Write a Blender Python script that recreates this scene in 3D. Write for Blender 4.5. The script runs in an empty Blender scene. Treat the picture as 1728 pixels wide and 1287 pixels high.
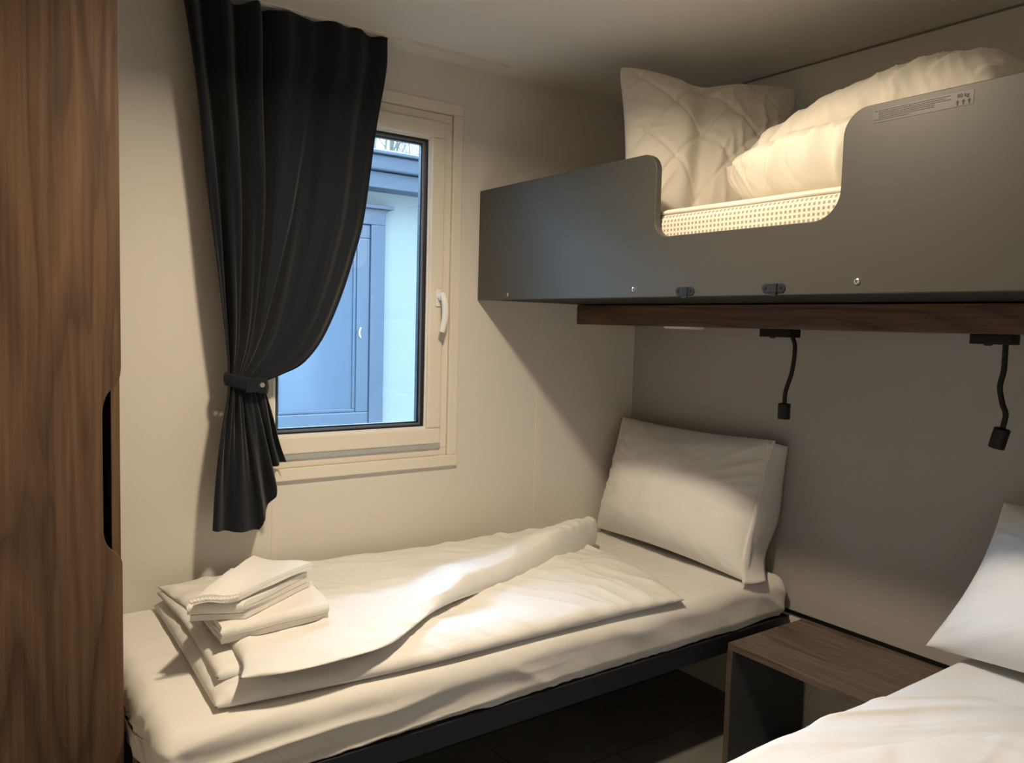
import bpy, bmesh, math, random
from mathutils import Vector, Matrix, noise
random.seed(7)
S = bpy.context.scene
COL = S.collection
PI = math.pi

# ------------------------------------------------------------------ helpers
ORG = {}

def obj(name, verts, faces, mat, parent=None, smooth=False, label=None, origin=None, sharp=None):
    """link verts/faces (world coordinates) as one mesh object"""
    verts = [Vector(v) for v in verts]
    if parent is not None:
        o0 = ORG[parent.name]
    elif origin is not None:
        o0 = Vector(origin)
    else:
        xs = [v.x for v in verts]; ys = [v.y for v in verts]; zs = [v.z for v in verts]
        o0 = Vector(((min(xs)+max(xs))/2, (min(ys)+max(ys))/2, min(zs)))
    me = bpy.data.meshes.new(name)
    me.from_pydata([v-o0 for v in verts], [], faces)
    me.update()
    bm = bmesh.new(); bm.from_mesh(me)
    bmesh.ops.recalc_face_normals(bm, faces=bm.faces)
    bm.to_mesh(me); bm.free()
    if smooth:
        me.polygons.foreach_set('use_smooth', [True]*len(me.polygons))
        if sharp:
            me.set_sharp_from_angle(angle=math.radians(sharp))
    me.materials.append(mat)
    o = bpy.data.objects.new(name, me)
    COL.objects.link(o)
    if parent is not None:
        o.parent = parent
    else:
        o.location = o0
    ORG[o.name] = o0
    if label: o['label'] = label
    return o

def thing(name, label, cat, loc, group=None):
    o = bpy.data.objects.new(name, None); COL.objects.link(o)
    o.location = loc; o.empty_display_size = .05
    ORG[o.name] = Vector(loc)
    return tag(o, label, cat, group)

def tag(o, label, cat, group=None):
    o['label'] = label; o['category'] = cat
    if group: o['group'] = group
    return o

def struct(o, label=None):
    o['kind'] = 'structure'
    if label: o['label'] = label
    return o

class MB:
    """collects shapes into one mesh"""
    def __init__(s): s.v = []; s.f = []
    def add(s, v, f):
        n = len(s.v); s.v += [Vector(p) for p in v]; s.f += [tuple(i+n for i in q) for q in f]
        return s
    def box(s, x0, x1, y0, y1, z0, z1, bev=0.0, seg=2):
        bm = bmesh.new(); bmesh.ops.create_cube(bm, size=1)
        for v in bm.verts:
            v.co = Vector((x0+(v.co.x+.5)*(x1-x0), y0+(v.co.y+.5)*(y1-y0), z0+(v.co.z+.5)*(z1-z0)))
        if bev > 0:
            bmesh.ops.bevel(bm, geom=list(bm.edges), offset=bev, segments=seg, profile=.5, affect='EDGES')
        bm.verts.index_update()
        s.add([v.co.copy() for v in bm.verts], [[v.index for v in f.verts] for f in bm.faces]); bm.free()
        return s
    def prism(s, pts, a0, a1, axis='x'):
        """closed polygon pts (two coordinates) extruded along axis"""
        n = len(pts)
        def mk(p, a):
            return {'x': (a, p[0], p[1]), 'y': (p[0], a, p[1]), 'z': (p[0], p[1], a)}[axis]
        v = [mk(p, a0) for p in pts]+[mk(p, a1) for p in pts]
        f = [tuple(range(n-1, -1, -1)), tuple(range(n, 2*n))]+[(i, (i+1) % n, n+(i+1) % n, n+i) for i in range(n)]
        return s.add(v, f)
    def tube(s, pts, rad, n=12, cap=True):
        pts = [Vector(p) for p in pts]; m = len(pts)
        rad = rad if isinstance(rad, (list, tuple)) else [rad]*m
        v = []; f = []
        t0 = (pts[1]-pts[0]).normalized()
        up = Vector((0, 0, 1)) if abs(t0.z) < .9 else Vector((1, 0, 0))
        a = t0.cross(up).normalized()
        for i, p in enumerate(pts):
            t = (pts[min(i+1, m-1)]-pts[max(i-1, 0)]).normalized()
            a = (a-t*a.dot(t)).normalized(); b = t.cross(a)
            for k in range(n):
                q = 2*PI*k/n
                v.append(p+(a*math.cos(q)+b*math.sin(q))*rad[i])
        for i in range(m-1):
            for k in range(n):
                f.append((i*n+k, i*n+(k+1) % n, (i+1)*n+(k+1) % n, (i+1)*n+k))
        if cap:
            f.append(tuple(range(n-1, -1, -1))); f.append(tuple(range((m-1)*n, m*n)))
        return s.add(v, f)
    def build(s, name, mat, parent=None, **k):
        return obj(name, s.v, s.f, mat, parent, **k)

def sm(a, b, x):
    t = max(0., min(1., (x-a)/(b-a))); return t*t*(3-2*t)
def lerp(a, b, t): return a+(b-a)*t

class Path:
    """Catmull-Rom curve through points, sampled by relative arc length"""
    def __init__(s, pts, straight=False):
        P = [Vector(p) for p in pts]
        if len(P) == 2 or straight:
            D = P
        else:
            E = [P[0]*2-P[1]]+P+[P[-1]*2-P[-2]]; D = []
            for i in range(1, len(E)-2):
                for k in range(12):
                    t = k/12
                    p0, p1, p2, p3 = E[i-1], E[i], E[i+1], E[i+2]
                    D.append(.5*((2*p1)+(p2-p0)*t+(2*p0-5*p1+4*p2-p3)*t*t+(3*p1-p0-3*p2+p3)*t*t*t))
            D.append(P[-1])
        s.D = D; s.L = [0]
        for i in range(1, len(D)): s.L.append(s.L[-1]+(D[i]-D[i-1]).length)
    def __call__(s, t):
        d = max(0, min(1, t))*s.L[-1]; L = s.L
        lo, hi = 0, len(L)-1
        while hi-lo > 1:
            m = (lo+hi)//2
            if L[m] <= d: lo = m
            else: hi = m
        w = (d-L[lo])/max(1e-9, L[hi]-L[lo])
        return s.D[lo].lerp(s.D[hi], w)

def coons(c0, c1, d0, d1, u, v):
    """c0/c1: back and front curves over u, d0/d1: the u=0 and u=1 ends over v"""
    return (c0(u)*(1-v)+c1(u)*v + d0(v)*(1-u)+d1(v)*u
            - (c0(0)*(1-u)*(1-v)+c0(1)*u*(1-v)+c1(0)*(1-u)*v+c1(1)*u*v))

def nz(p, s=(1, 1, 1), off=0):
    return noise.noise(Vector((p[0]*s[0]+off, p[1]*s[1]+off*1.7, p[2]*s[2]-off)))
def ridge(p, s, off=0, pw=3):
    return (1-abs(nz(p, s, off)))**pw

def slab(c0, c1, d0, d1, base, top, nu=120, nv=90, edge=.06, wr=None, seam=.42, rim=0, under=.5):
    """closed puffy sheet over a plan outline. base(p,u,v) -> z under it, top(p,u,v) -> its height above base"""
    c0, c1, d0, d1 = [Path(c) if not isinstance(c, Path) else c for c in (c0, c1, d0, d1)]
    V = []; F = []
    def ed(u):  # denser near the edges
        return .5-.5*math.cos(PI*u) if False else u
    mid_p = coons(c0, c1, d0, d1, .5, .5)
    for side in (0, 1):
        for j in range(nv+1):
            for i in range(nu+1):
                u = ed(i/nu); v = ed(j/nv)
                # crowd samples at the borders
                u = .5+.5*math.copysign(abs(2*u-1)**.8, 2*u-1); v = .5+.5*math.copysign(abs(2*v-1)**.8, 2*v-1)
                p = coons(c0, c1, d0, d1, u, v)
                zb = base(p, u, v); h = top(p, u, v)
                e = min(1, min(u, 1-u)*d_len(c0, c1)/edge, min(v, 1-v)*d_len(d0, d1)/edge)
                eu = min(1, min(u, 1-u)*d_len(c0, c1)/edge); ev = min(1, min(v, 1-v)*d_len(d0, d1)/edge)
                r = math.sqrt(max(0, 1-(1-eu)**2))*math.sqrt(max(0, 1-(1-ev)**2))
                mid = zb+h*seam
                if side == 0:
                    z = mid+(h-h*seam)*r
                    if wr: z += wr(p, u, v)*min(1, r*1.3)
                else:
                    z = mid-(h*seam)*r**under if r > 0 else mid
                if rim:
                    w_ = (ridge((p.y+.25*z, p.x+z*.6, 0), (16, 3.5, 1), 5, 4)-.35)+.6*(ridge((p.y-.5*z, p.x*.8, 0), (31, 5, 1), 8, 4)-.35)
                    d_ = (p-mid_p); d_.z = 0; d_ = d_.normalized()*(rim*w_*(1-.75*r)*sm(0, .03, min(u, 1-u)+.02))
                    p = p+d_
                V.append((p.x, p.y, z))
    n = (nu+1)*(nv+1)
    for j in range(nv):
        for i in range(nu):
            a = j*(nu+1)+i
            F.append((a, a+1, a+nu+2, a+nu+1)); F.append((n+a, n+a+nu+1, n+a+nu+2, n+a+1))
    # weld border
    rim = [i for i in range(nu+1)]+[j*(nu+1)+nu for j in range(1, nv+1)]+[nv*(nu+1)+i for i in range(nu-1, -1, -1)]+[j*(nu+1) for j in range(nv-1, 0, -1)]
    m = {n+r: r for r in rim}
    F = [tuple(m.get(i, i) for i in f) for f in F]
    used = sorted({i for f in F for i in f}); mp = {o: k for k, o in enumerate(used)}
    return [V[i] for i in used], [tuple(mp[i] for i in f) for f in F]
def d_len(a, b): return max(.02, .5*(a.L[-1]+b.L[-1]))

def pillow(TL, TR, BL, BR, front=.12, back=.05, pinch=.06, N=84, seed=0, wr=.006, fold=0, quilt=False, sag=.2, rnd=.015):
    """cushion whose seam passes through four corners; the front bulges along the corner normal"""
    TL, TR, BL, BR = map(Vector, (TL, TR, BL, BR))
    nrm = (TR-TL).cross(TL-BL).normalized()
    V = []; F = []
    for side in (1, -1):
        for j in range(N+1):
            for i in range(N+1):
                u = -1+2*i/N; v = -1+2*j/N
                u = math.copysign(1-(1-abs(u))**1.25, u); v = math.copysign(1-(1-abs(v))**1.25, v)
                s = u*(1-pinch*(1-v*v)); t = v*(1-pinch*(1-u*u)); c4 = rnd*(u*v)**8; s *= 1-c4; t *= 1-c4
                a, b = (s+1)/2, (t+1)/2
                p = (BL*(1-a)+BR*a)*(1-b)+(TL*(1-a)+TR*a)*b
                p = p-(TL-BL).normalized()*(fold*.75*math.exp(-((u+.08)/.34)**2)*max(0, v)**3)
                h = ((1-abs(u)**2.4)*(1-abs(v)**2.4))**.6*(1-sag*v)
                d = (front if side == 1 else -back)*h
                w = 0
                if side == 1:
                    q = Vector((u*2.2, v*2.2, seed))
                    edge = max(abs(u), abs(v))
                    # gathers running in from the rim and corners
                    ang = math.atan2(v, u)
                    w += wr*(ridge((ang*3.2, edge*.8, seed), (1.6, 1, 1), seed, 4)-.5)*sm(.35, .95, edge)*(1-sm(.97, 1, edge))
                    w += wr*1.2*(noise.noise(q*1.1)+.5*noise.noise(q*2.3))*(1-edge**4)
                    if not fold: w += .0035*sm(-.02, .02, u+.12-.22*v)*(1-sm(.02, .3, u+.12-.22*v))*sm(-.7, -.3, v)*(1-sm(.3, .8, v))
                    if fold:
                        c = -.12+.06*math.sin(v*2)-.05*v
                        w -= fold*math.exp(-((u-c)/.13)**2)*(1-.15*v)
                        w += fold*.26*ridge((u*2.6+.5*noise.noise(Vector((u*2, v*2.2, 5))), v*.9, seed), (2.0, .9, 1), 3, 5)*sm(-.3, .1, u)*(1-edge**6)
                    if quilt:
                        for sg in (1, -1):
                            k = (u*1.15+sg*v*.9)*1.35+.2
                            dd = abs(k-round(k))
                            w -= .007*math.exp(-(dd/.045)**2)*(1-edge**8)
                V.append(p+nrm*(d+w*min(1, h*3)))
    n = (N+1)**2
    for j in range(N):
        for i in range(N):
            a = j*(N+1)+i
            F.append((a, a+1, a+N+2, a+N+1)); F.append((n+a, n+a+N+1, n+a+N+2, n+a+1))
    m = {}
    for i in range(N+1):
        for r in (i, N*(N+1)+i, i*(N+1), i*(N+1)+N): m[n+r] = r
    F = [tuple(m.get(i, i) for i in f) for f in F]
    used = sorted({i for f in F for i in f}); mp = {o: k for k, o in enumerate(used)}
    return [V[i] for i in used], [tuple(mp[i] for i in f) for f in F]

# ------------------------------------------------------------------ materials
def new_mat(name):
    m = bpy.data.materials.new(name); m.use_nodes = True
    nt = m.node_tree
    return m, nt, nt.nodes['Principled BSDF']
def node(nt, t, **k):
    n = nt.nodes.new(t)
    for a, b in k.items(): setattr(n, a, b)
    return n
def plain(name, col, rough=.5, metal=0., bump=0., bscale=200, spec=.5, var=0.):
    m, nt, b = new_mat(name)
    b.inputs['Base Color'].default_value = (*col, 1)
    b.inputs['Roughness'].default_value = rough
    b.inputs['Metallic'].default_value = metal
    b.inputs['Specular IOR Level'].default_value = spec
    tc = node(nt, 'ShaderNodeTexCoord')
    ns = node(nt, 'ShaderNodeTexNoise'); ns.inputs['Scale'].default_value = bscale; ns.inputs['Detail'].default_value = 3
    nt.links.new(tc.outputs['Object'], ns.inputs['Vector'])
    if bump:
        bp = node(nt, 'ShaderNodeBump'); bp.inputs['Strength'].default_value = bump; bp.inputs['Distance'].default_value = .002
        nt.links.new(ns.outputs['Fac'], bp.inputs['Height']); nt.links.new(bp.outputs['Normal'], b.inputs['Normal'])
    if var:
        n2 = node(nt, 'ShaderNodeTexNoise'); n2.inputs['Scale'].default_value = 3
        nt.links.new(tc.outputs['Object'], n2.inputs['Vector'])
        mx = node(nt, 'ShaderNodeMix', data_type='RGBA')
        mx.inputs[6].default_value = (*[c*(1-var) for c in col], 1); mx.inputs[7].default_value = (*[min(1, c*(1+var)) for c in col], 1)
        nt.links.new(n2.outputs['Fac'], mx.inputs[0]); nt.links.new(mx.outputs[2], b.inputs['Base Color'])
    return m

def wood(name, c_dark, c_mid, c_light, grain='z', scale=1.0, rough=.45):
    m, nt, b = new_mat(name)
    tc = node(nt, 'ShaderNodeTexCoord')
    mp = node(nt, 'ShaderNodeMapping')
    big, small = 5.0*scale, .42*scale
    mp.inputs['Scale'].default_value = {'z': (big, big, small), 'x': (small, big, big), 'y': (big, small, big)}[grain]
    nt.links.new(tc.outputs['Object'], mp.inputs['Vector'])
    n1 = node(nt, 'ShaderNodeTexNoise'); n1.inputs['Scale'].default_value = 1.6; n1.inputs['Detail'].default_value = 3.5; n1.inputs['Roughness'].default_value = .42; n1.inputs['Distortion'].default_value = .25
    nt.links.new(mp.outputs['Vector'], n1.inputs['Vector'])
    # cathedral rings: contour lines of the stretched noise
    mu = node(nt, 'ShaderNodeMath', operation='MULTIPLY'); mu.inputs[1].default_value = 13
    fr = node(nt, 'ShaderNodeMath', operation='FRACT')
    nt.links.new(n1.outputs['Fac'], mu.inputs[0]); nt.links.new(mu.outputs[0], fr.inputs[0])
    mp2 = node(nt, 'ShaderNodeMapping')
    b2, s2 = 90*scale, 2.5*scale
    mp2.inputs['Scale'].default_value = {'z': (b2, b2, s2), 'x': (s2, b2, b2), 'y': (b2, s2, b2)}[grain]
    nt.links.new(tc.outputs['Object'], mp2.inputs['Vector'])
    n2 = node(nt, 'ShaderNodeTexNoise'); n2.inputs['Scale'].default_value = 1.5; n2.inputs['Detail'].default_value = 4
    nt.links.new(mp2.outputs['Vector'], n2.inputs['Vector'])
    r1 = node(nt, 'ShaderNodeValToRGB')
    r1.color_ramp.elements[0].position = 0; r1.color_ramp.elements[0].color = (*c_mid, 1)
    r1.color_ramp.elements[1].position = 1; r1.color_ramp.elements[1].color = (*c_dark, 1)
    r1.color_ramp.elements[1].position = .92; e = r1.color_ramp.elements.new(.40); e.color = (*c_light, 1); e = r1.color_ramp.elements.new(1); e.color = (*c_mid, 1)
    nt.links.new(fr.outputs[0], r1.inputs['Fac'])
    mx = node(nt, 'ShaderNodeMix', data_type='RGBA', blend_type='MULTIPLY'); mx.inputs[0].default_value = .75
    r2 = node(nt, 'ShaderNodeValToRGB')
    r2.color_ramp.elements[0].position = .3; r2.color_ramp.elements[0].color = (.5, .46, .42, 1)
    r2.color_ramp.elements[1].position = .62; r2.color_ramp.elements[1].color = (1.05, 1.05, 1.05, 1)
    nt.links.new(n2.outputs['Fac'], r2.inputs['Fac'])
    nt.links.new(r1.outputs['Color'], mx.inputs[6]); nt.links.new(r2.outputs['Color'], mx.inputs[7])
    # broad tone drift
    n3 = node(nt, 'ShaderNodeTexNoise'); n3.inputs['Scale'].default_value = .9
    nt.links.new(mp.outputs['Vector'], n3.inputs['Vector'])
    r3 = node(nt, 'ShaderNodeValToRGB')
    r3.color_ramp.elements[0].position = .3; r3.color_ramp.elements[0].color = (.72, .72, .72, 1)
    r3.color_ramp.elements[1].position = .65; r3.color_ramp.elements[1].color = (1.08, 1.06, 1.04, 1)
    nt.links.new(n3.outputs['Fac'], r3.inputs['Fac'])
    m2 = node(nt, 'ShaderNodeMix', data_type='RGBA', blend_type='MULTIPLY'); m2.inputs[0].default_value = 1
    nt.links.new(mx.outputs[2], m2.inputs[6]); nt.links.new(r3.outputs['Color'], m2.inputs[7])
    nt.links.new(m2.outputs[2], b.inputs['Base Color'])
    b.inputs['Roughness'].default_value = rough
    bp = node(nt, 'ShaderNodeBump'); bp.inputs['Strength'].default_value = .15; bp.inputs['Distance'].default_value = .001
    nt.links.new(n2.outputs['Fac'], bp.inputs['Height']); nt.links.new(bp.outputs['Normal'], b.inputs['Normal'])
    return m

def fabric(name, col, rough=.9, weave=900, wstr=.12, crease=.0, cscale=(6, 6, 6), sheen=.15, cdist=.01):
    m, nt, b = new_mat(name)
    b.inputs['Base Color'].default_value = (*col, 1)
    b.inputs['Roughness'].default_value = rough
    b.inputs['Specular IOR Level'].default_value = .25
    b.inputs['Sheen Weight'].default_value = sheen
    b.inputs['Sheen Roughness'].default_value = .5
    tc = node(nt, 'ShaderNodeTexCoord')
    ns = node(nt, 'ShaderNodeTexNoise'); ns.inputs['Scale'].default_value = weave; ns.inputs['Detail'].default_value = 1
    nt.links.new(tc.outputs['Object'], ns.inputs['Vector'])
    bp = node(nt, 'ShaderNodeBump'); bp.inputs['Strength'].default_value = wstr; bp.inputs['Distance'].default_value = .001
    nt.links.new(ns.outputs['Fac'], bp.inputs['Height'])
    last = bp
    if crease:
        mp = node(nt, 'ShaderNodeMapping'); mp.inputs['Scale'].default_value = cscale
        nt.links.new(tc.outputs['Object'], mp.inputs['Vector'])
        n2 = node(nt, 'ShaderNodeTexNoise'); n2.inputs['Scale'].default_value = 1; n2.inputs['Detail'].default_value = 3; n2.inputs['Distortion'].default_value = .8
        nt.links.new(mp.outputs['Vector'], n2.inputs['Vector'])
        b2 = node(nt, 'ShaderNodeBump'); b2.inputs['Strength'].default_value = crease; b2.inputs['Distance'].default_value = cdist
        nt.links.new(n2.outputs['Fac'], b2.inputs['Height']); nt.links.new(bp.outputs['Normal'], b2.inputs['Normal'])
        last = b2
    nt.links.new(last.outputs['Normal'], b.inputs['Normal'])
    return m

def emit(name, col, st):
    m, nt, b = new_mat(name)
    b.inputs['Base Color'].default_value = (*col, 1)
    b.inputs['Emission Color'].default_value = (*col, 1); b.inputs['Emission Strength'].default_value = st
    return m

M = {}
M['wall'] = plain('wall_laminate', (.74, .715, .665), .55, bump=.03, bscale=120, var=.015)
M['ceiling'] = plain('ceiling_paint', (.80, .79, .76), .6, bump=.03, bscale=120)
M['trim'] = plain('wall_trim', (.76, .725, .66), .45)
M['taupe'] = plain('taupe_panel', (.375, .36, .355), .55, bump=.03, bscale=150)
M['floor'] = None
M['pvc'] = plain('white_pvc', (.80, .76, .67), .32, bump=.01)
M['whiteplastic'] = plain('white_plastic', (.86, .86, .85), .3)
M['gasket'] = plain('black_gasket', (.012, .014, .02), .4)
M['spacer'] = plain('grey_spacer', (.35, .38, .45), .35, metal=.6)
M['grey_strip'] = plain('grey_strip', (.42, .45, .46), .5)
M['walnut_v'] = wood('walnut_vertical', (.080, .045, .027), (.125, .072, .042), (.150, .088, .051), 'z', .8, .5)
M['walnut_y'] = wood('walnut_lengthwise', (.085, .046, .032), (.125, .070, .047), (.155, .090, .06), 'y', 1.0, .42)
M['walnut_t'] = wood('walnut_table', (.105, .080, .066), (.150, .116, .098), (.185, .145, .122), 'y', 1.4, .42)
M['walnut_dark'] = wood('walnut_side', (.105, .080, .066), (.150, .116, .098), (.185, .145, .122), 'z', 1.4, .42)
M['void'] = plain('dark_interior', (.012, .012, .014), .8)  # near-black puts the shade of the wardrobe hollow into the colour; plinth shares it
M['anthracite'] = plain('anthracite_board', (.060, .060, .058), .42, bump=.02, bscale=300, spec=.5)
M['dark_grey'] = plain('plain_dark_grey', (.062, .070, .084), .45)  # one even dark grey, used on the table sides and lamp lenses
M['steel_dark'] = plain('dark_steel', (.018, .0215, .028), .45, spec=.35)
M['black'] = plain('matt_black', (.0035, .004, .0052), .5, spec=.3)
M['chrome'] = plain('chrome', (.85, .85, .85), .18, metal=1)
M['curtain'] = fabric('blackout_cloth', (.0085, .0115, .0185), .85, 700, .25, .12, (9, 9, 2), .12, .004)
M['sheet'] = fabric('white_sheet', (.78, .765, .73), .85, 900, .08, .4, (7, 11, 7), .1, .010)
M['duvet'] = fabric('white_duvet_cover', (.80, .79, .77), .85, 900, .08, .55, (6, 13, 6), .1, .014)
M['pillowcase'] = fabric('white_pillowcase', (.80, .79, .775), .85, 900, .08, .5, (5, 8, 4), .1, .012)
M['quilt'] = fabric('white_microfibre', (.83, .79, .71), .85, 900, .06, .45, (7, 11, 4), .15, .010)
M['towel'] = fabric('white_terry', (.78, .76, .725), .95, 330, 1.0, .4, (16, 16, 16), .3, .006)
M['cloth'] = fabric('white_thin_terry', (.84, .83, .82), .95, 500, .7, .15, (16, 16, 16), .3, .004)

# floor: grey tiles with joints
m, nt, b = new_mat('grey_floor')
tc = node(nt, 'ShaderNodeTexCoord')
br = node(nt, 'ShaderNodeTexBrick'); br.offset = .5
br.inputs['Scale'].default_value = 1; br.inputs['Brick Width'].default_value = .6; br.inputs['Row Height'].default_value = .3
br.inputs['Mortar Size'].default_value = .002
br.inputs['Color1'].default_value = (.25, .245, .235, 1); br.inputs['Color2'].default_value = (.225, .22, .215, 1); br.inputs['Mortar'].default_value = (.05, .05, .05, 1)
ns = node(nt, 'ShaderNodeTexNoise'); ns.inputs['Scale'].default_value = 9; ns.inputs['Detail'].default_value = 5
mx = node(nt, 'ShaderNodeMix', data_type='RGBA', blend_type='MULTIPLY'); mx.inputs[0].default_value = .4
nt.links.new(tc.outputs['Object'], br.inputs['Vector']); nt.links.new(tc.outputs['Object'], ns.inputs['Vector'])
nt.links.new(br.outputs['Color'], mx.inputs[6]); nt.links.new(ns.outputs['Fac'], mx.inputs[7]); nt.links.new(mx.outputs[2], b.inputs['Base Color'])
b.inputs['Roughness'].default_value = .45
M['floor'] = m

# window glass: clear with a fresnel sheen
m = bpy.data.materials.new('window_glass'); m.use_nodes = True; nt = m.node_tree; nt.nodes.clear()
out = node(nt, 'ShaderNodeOutputMaterial'); tr = node(nt, 'ShaderNodeBsdfTransparent'); tr.inputs[0].default_value = (.93, .97, .97, 1)
gl = node(nt, 'ShaderNodeBsdfGlossy'); gl.inputs['Roughness'].default_value = .02
fs = node(nt, 'ShaderNodeFresnel'); fs.inputs[0].default_value = 1.45
ms = node(nt, 'ShaderNodeMixShader')
nt.links.new(fs.outputs[0], ms.inputs[0]); nt.links.new(tr.outputs[0], ms.inputs[1]); nt.links.new(gl.outputs[0], ms.inputs[2]); nt.links.new(ms.outputs[0], out.inputs[0])
M['glass'] = m

# waffle mesh border of the bunk mattress
m, nt, b = new_mat('waffle_border')
tc = node(nt, 'ShaderNodeTexCoord'); sx = node(nt, 'ShaderNodeSeparateXYZ')
nt.links.new(tc.outputs['Object'], sx.inputs[0])
def stripe(out, period, duty):
    d = node(nt, 'ShaderNodeMath', operation='DIVIDE'); d.inputs[1].default_value = period
    f = node(nt, 'ShaderNodeMath', operation='FRACT'); g = node(nt, 'ShaderNodeMath', operation='LESS_THAN'); g.inputs[1].default_value = duty
    nt.links.new(out, d.inputs[0]); nt.links.new(d.outputs[0], f.inputs[0]); nt.links.new(f.outputs[0], g.inputs[0])
    return g.outputs[0]
mm = node(nt, 'ShaderNodeMath', operation='MULTIPLY')
nt.links.new(stripe(sx.outputs['Y'], .0115, .52), mm.inputs[0]); nt.links.new(stripe(sx.outputs['Z'], .0115, .55), mm.inputs[1])
mx = node(nt, 'ShaderNodeMix', data_type='RGBA'); mx.inputs[6].default_value = (.74, .70, .62, 1); mx.inputs[7].default_value = (.34, .30, .24, 1)
nt.links.new(mm.outputs[0], mx.inputs[0]); nt.links.new(mx.outputs[2], b.inputs['Base Color'])
b.inputs['Roughness'].default_value = .9
bp = node(nt, 'ShaderNodeBump'); bp.invert = True; bp.inputs['Strength'].default_value = .6; bp.inputs['Distance'].default_value = .002
nt.links.new(mm.outputs[0], bp.inputs['Height']); nt.links.new(bp.outputs['Normal'], b.inputs['Normal'])
M['waffle'] = m

# outdoors
M['stucco'] = plain('pale_stucco', (.185, .195, .195), .9, bump=.9, bscale=70)
M['bluegrey'] = plain('blue_grey_metal', (.050, .065, .098), .5)
M['bluegrey_l'] = plain('blue_grey_panel', (.055, .072, .105), .4)
M['tile'] = plain('dark_roof_tile', (.07, .075, .09), .7, bump=.4, bscale=60)
M['bark'] = plain('grey_bark', (.16, .15, .13), .9, bump=.5, bscale=80)
M['grass'] = plain('outdoor_ground', (.22, .24, .20), .95, bump=.6, bscale=40)

# ------------------------------------------------------------------ the room
XL, YF, H = -2.54, -2.62, 2.10          # left wall, front wall, ceiling
WX0, WX1, WZ0, WZ1 = -1.515, -.850, .826, 1.935   # opening in the window wall
struct(MB().box(XL-.08, .08, YF-.08, .08, -.06, 0).build('floor', M['floor'], origin=(0, 0, 0)))
struct(MB().box(XL-.08, .08, YF-.08, .08, H, H+.06).build('ceiling', M['ceiling']))
w = MB()
w.box(XL-.08, WX0, 0, .08, 0, H); w.box(WX1, .08, 0, .08, 0, H); w.box(WX0, WX1, 0, .08, 0, WZ0); w.box(WX0, WX1, 0, .08, WZ1, H)
struct(w.build('wall_back', M['wall']))
struct(MB().box(0, .08, YF-.08, 0, 0, H).build('wall_right', M['wall']))
struct(MB().box(XL-.08, XL, YF-.08, 0, 0, H).build('wall_left', M['wall']))
struct(MB().box(XL, 0, YF-.08, YF, 0, H).build('wall_front', M['wall']))
# taupe cladding behind the beds, ending just above the bedside table
struct(MB().box(-.004, 0, -2.3, -.0005, .375, 1.274).build('wall_right_cladding', M['taupe']), 'taupe laminate cladding on the wall behind the beds')
struct(MB().box(-.006, 0, -2.3, -.0005, .362, .3749).build('trim_1', M['black']), 'thin dark joint along the foot of the taupe cladding')
struct(MB().box(-.002, 0, YF, -.0005, 2.094, 2.0995).build('trim_2', plain('joint_grey', (.22, .21, .19), .6)), 'thin dark joint where right wall meets the ceiling')
# cover strips on joints of the window wall panels
struct(MB().box(-.480, -.452, -.0015, 0, 0, H-.001).build('trim_3', M['trim']), 'flat cover strip on the wall right of the window')
struct(MB().box(-1.440, -1.424, -.0012, 0, 0, .79).build('trim_4', M['trim']), 'flat cover strip on the wall below the window')

# window --------------------------------------------------------------
def frame(mb, x0, x1, z0, z1, t, y0, y1, bev=.002):
    mb.box(x0, x1, y0, y1, z1-t, z1, bev); mb.box(x0, x1, y0, y1, z0, z0+t, bev)
    mb.box(x0, x0+t, y0, y1, z0+t, z1-t, bev); mb.box(x1-t, x1, y0, y1, z0+t, z1-t, bev)
    return mb
win = bpy.data.objects.new('window_1', None); COL.objects.link(win)
win.location = (-1.18, 0, .79); ORG['window_1'] = Vector((-1.18, 0, .79))
struct(win, 'white plastic tilt window behind the tied curtain')
f = MB()
f.box(-1.548, -.817, -.008, 0, 1.935, 1.969, .002)
f.box(-1.548, -.817, -.013, 0, .792, .828, .002)
f.box(-1.548, -1.513, -.008, 0, .828, 1.935, .002); f.box(-.852, -.817, -.008, 0, .828, 1.935, .002)
f.build('trim', M['pvc'], win)
frame(MB(), -1.514, -.851, .827, 1.934, .026, .004, .075, .002).build('window_frame', M['pvc'], win)
MB().box(-1.487, -.878, -.003, .010, .853, .868).build('drip_strip', M['grey_strip'], win, label='grey strip along the sash foot')
sash = frame(MB(), -1.486, -.879, .868, 1.907, .052, -.006, .05, .005).build('sash', M['pvc'], win)
frame(MB(), -1.436, -.927, .9185, 1.856, .008, .006, .026, .001).build('glazing_bead', M['whiteplastic'], sash)
frame(MB(), -1.429, -.934, .925, 1.850, .007, .012, .028, 0).build('gasket', M['gasket'], sash)
frame(MB(), -1.423, -.940, .931, 1.844, .006, .024, .034, 0).build('glazing_spacer', M['spacer'], sash)
frame(MB(), -1.418, -.945, .936, 1.839, .006, .030, .046, 0).build('outer_gasket', M['gasket'], sash)
MB().box(-1.4288, -.9342, .026, .029, .9258, 1.8492).build('pane', M['glass'], win)
hd = MB()
hd.box(-.909, -.885, -.0115, -.006, 1.318, 1.376, .004)
hd.tube([(-.897, -.006, 1.348), (-.897, -.030, 1.348)], .010, 14)
hh = hd.build('handle', M['whiteplastic'], win, smooth=True, sharp=35)
lv = MB(); P = Path([(-.897, -.030, 1.358), (-.897, -.043, 1.346), (-.895, -.048, 1.32), (-.894, -.046, 1.28), (-.901, -.040, 1.236)])
lv.tube([P(i/14) for i in range(15)], [.0095+.002*math.sin(i/14*PI) for i in range(15)], 12)
lv.build('lever', M['whiteplastic'], hh, smooth=True, sharp=50)

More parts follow.
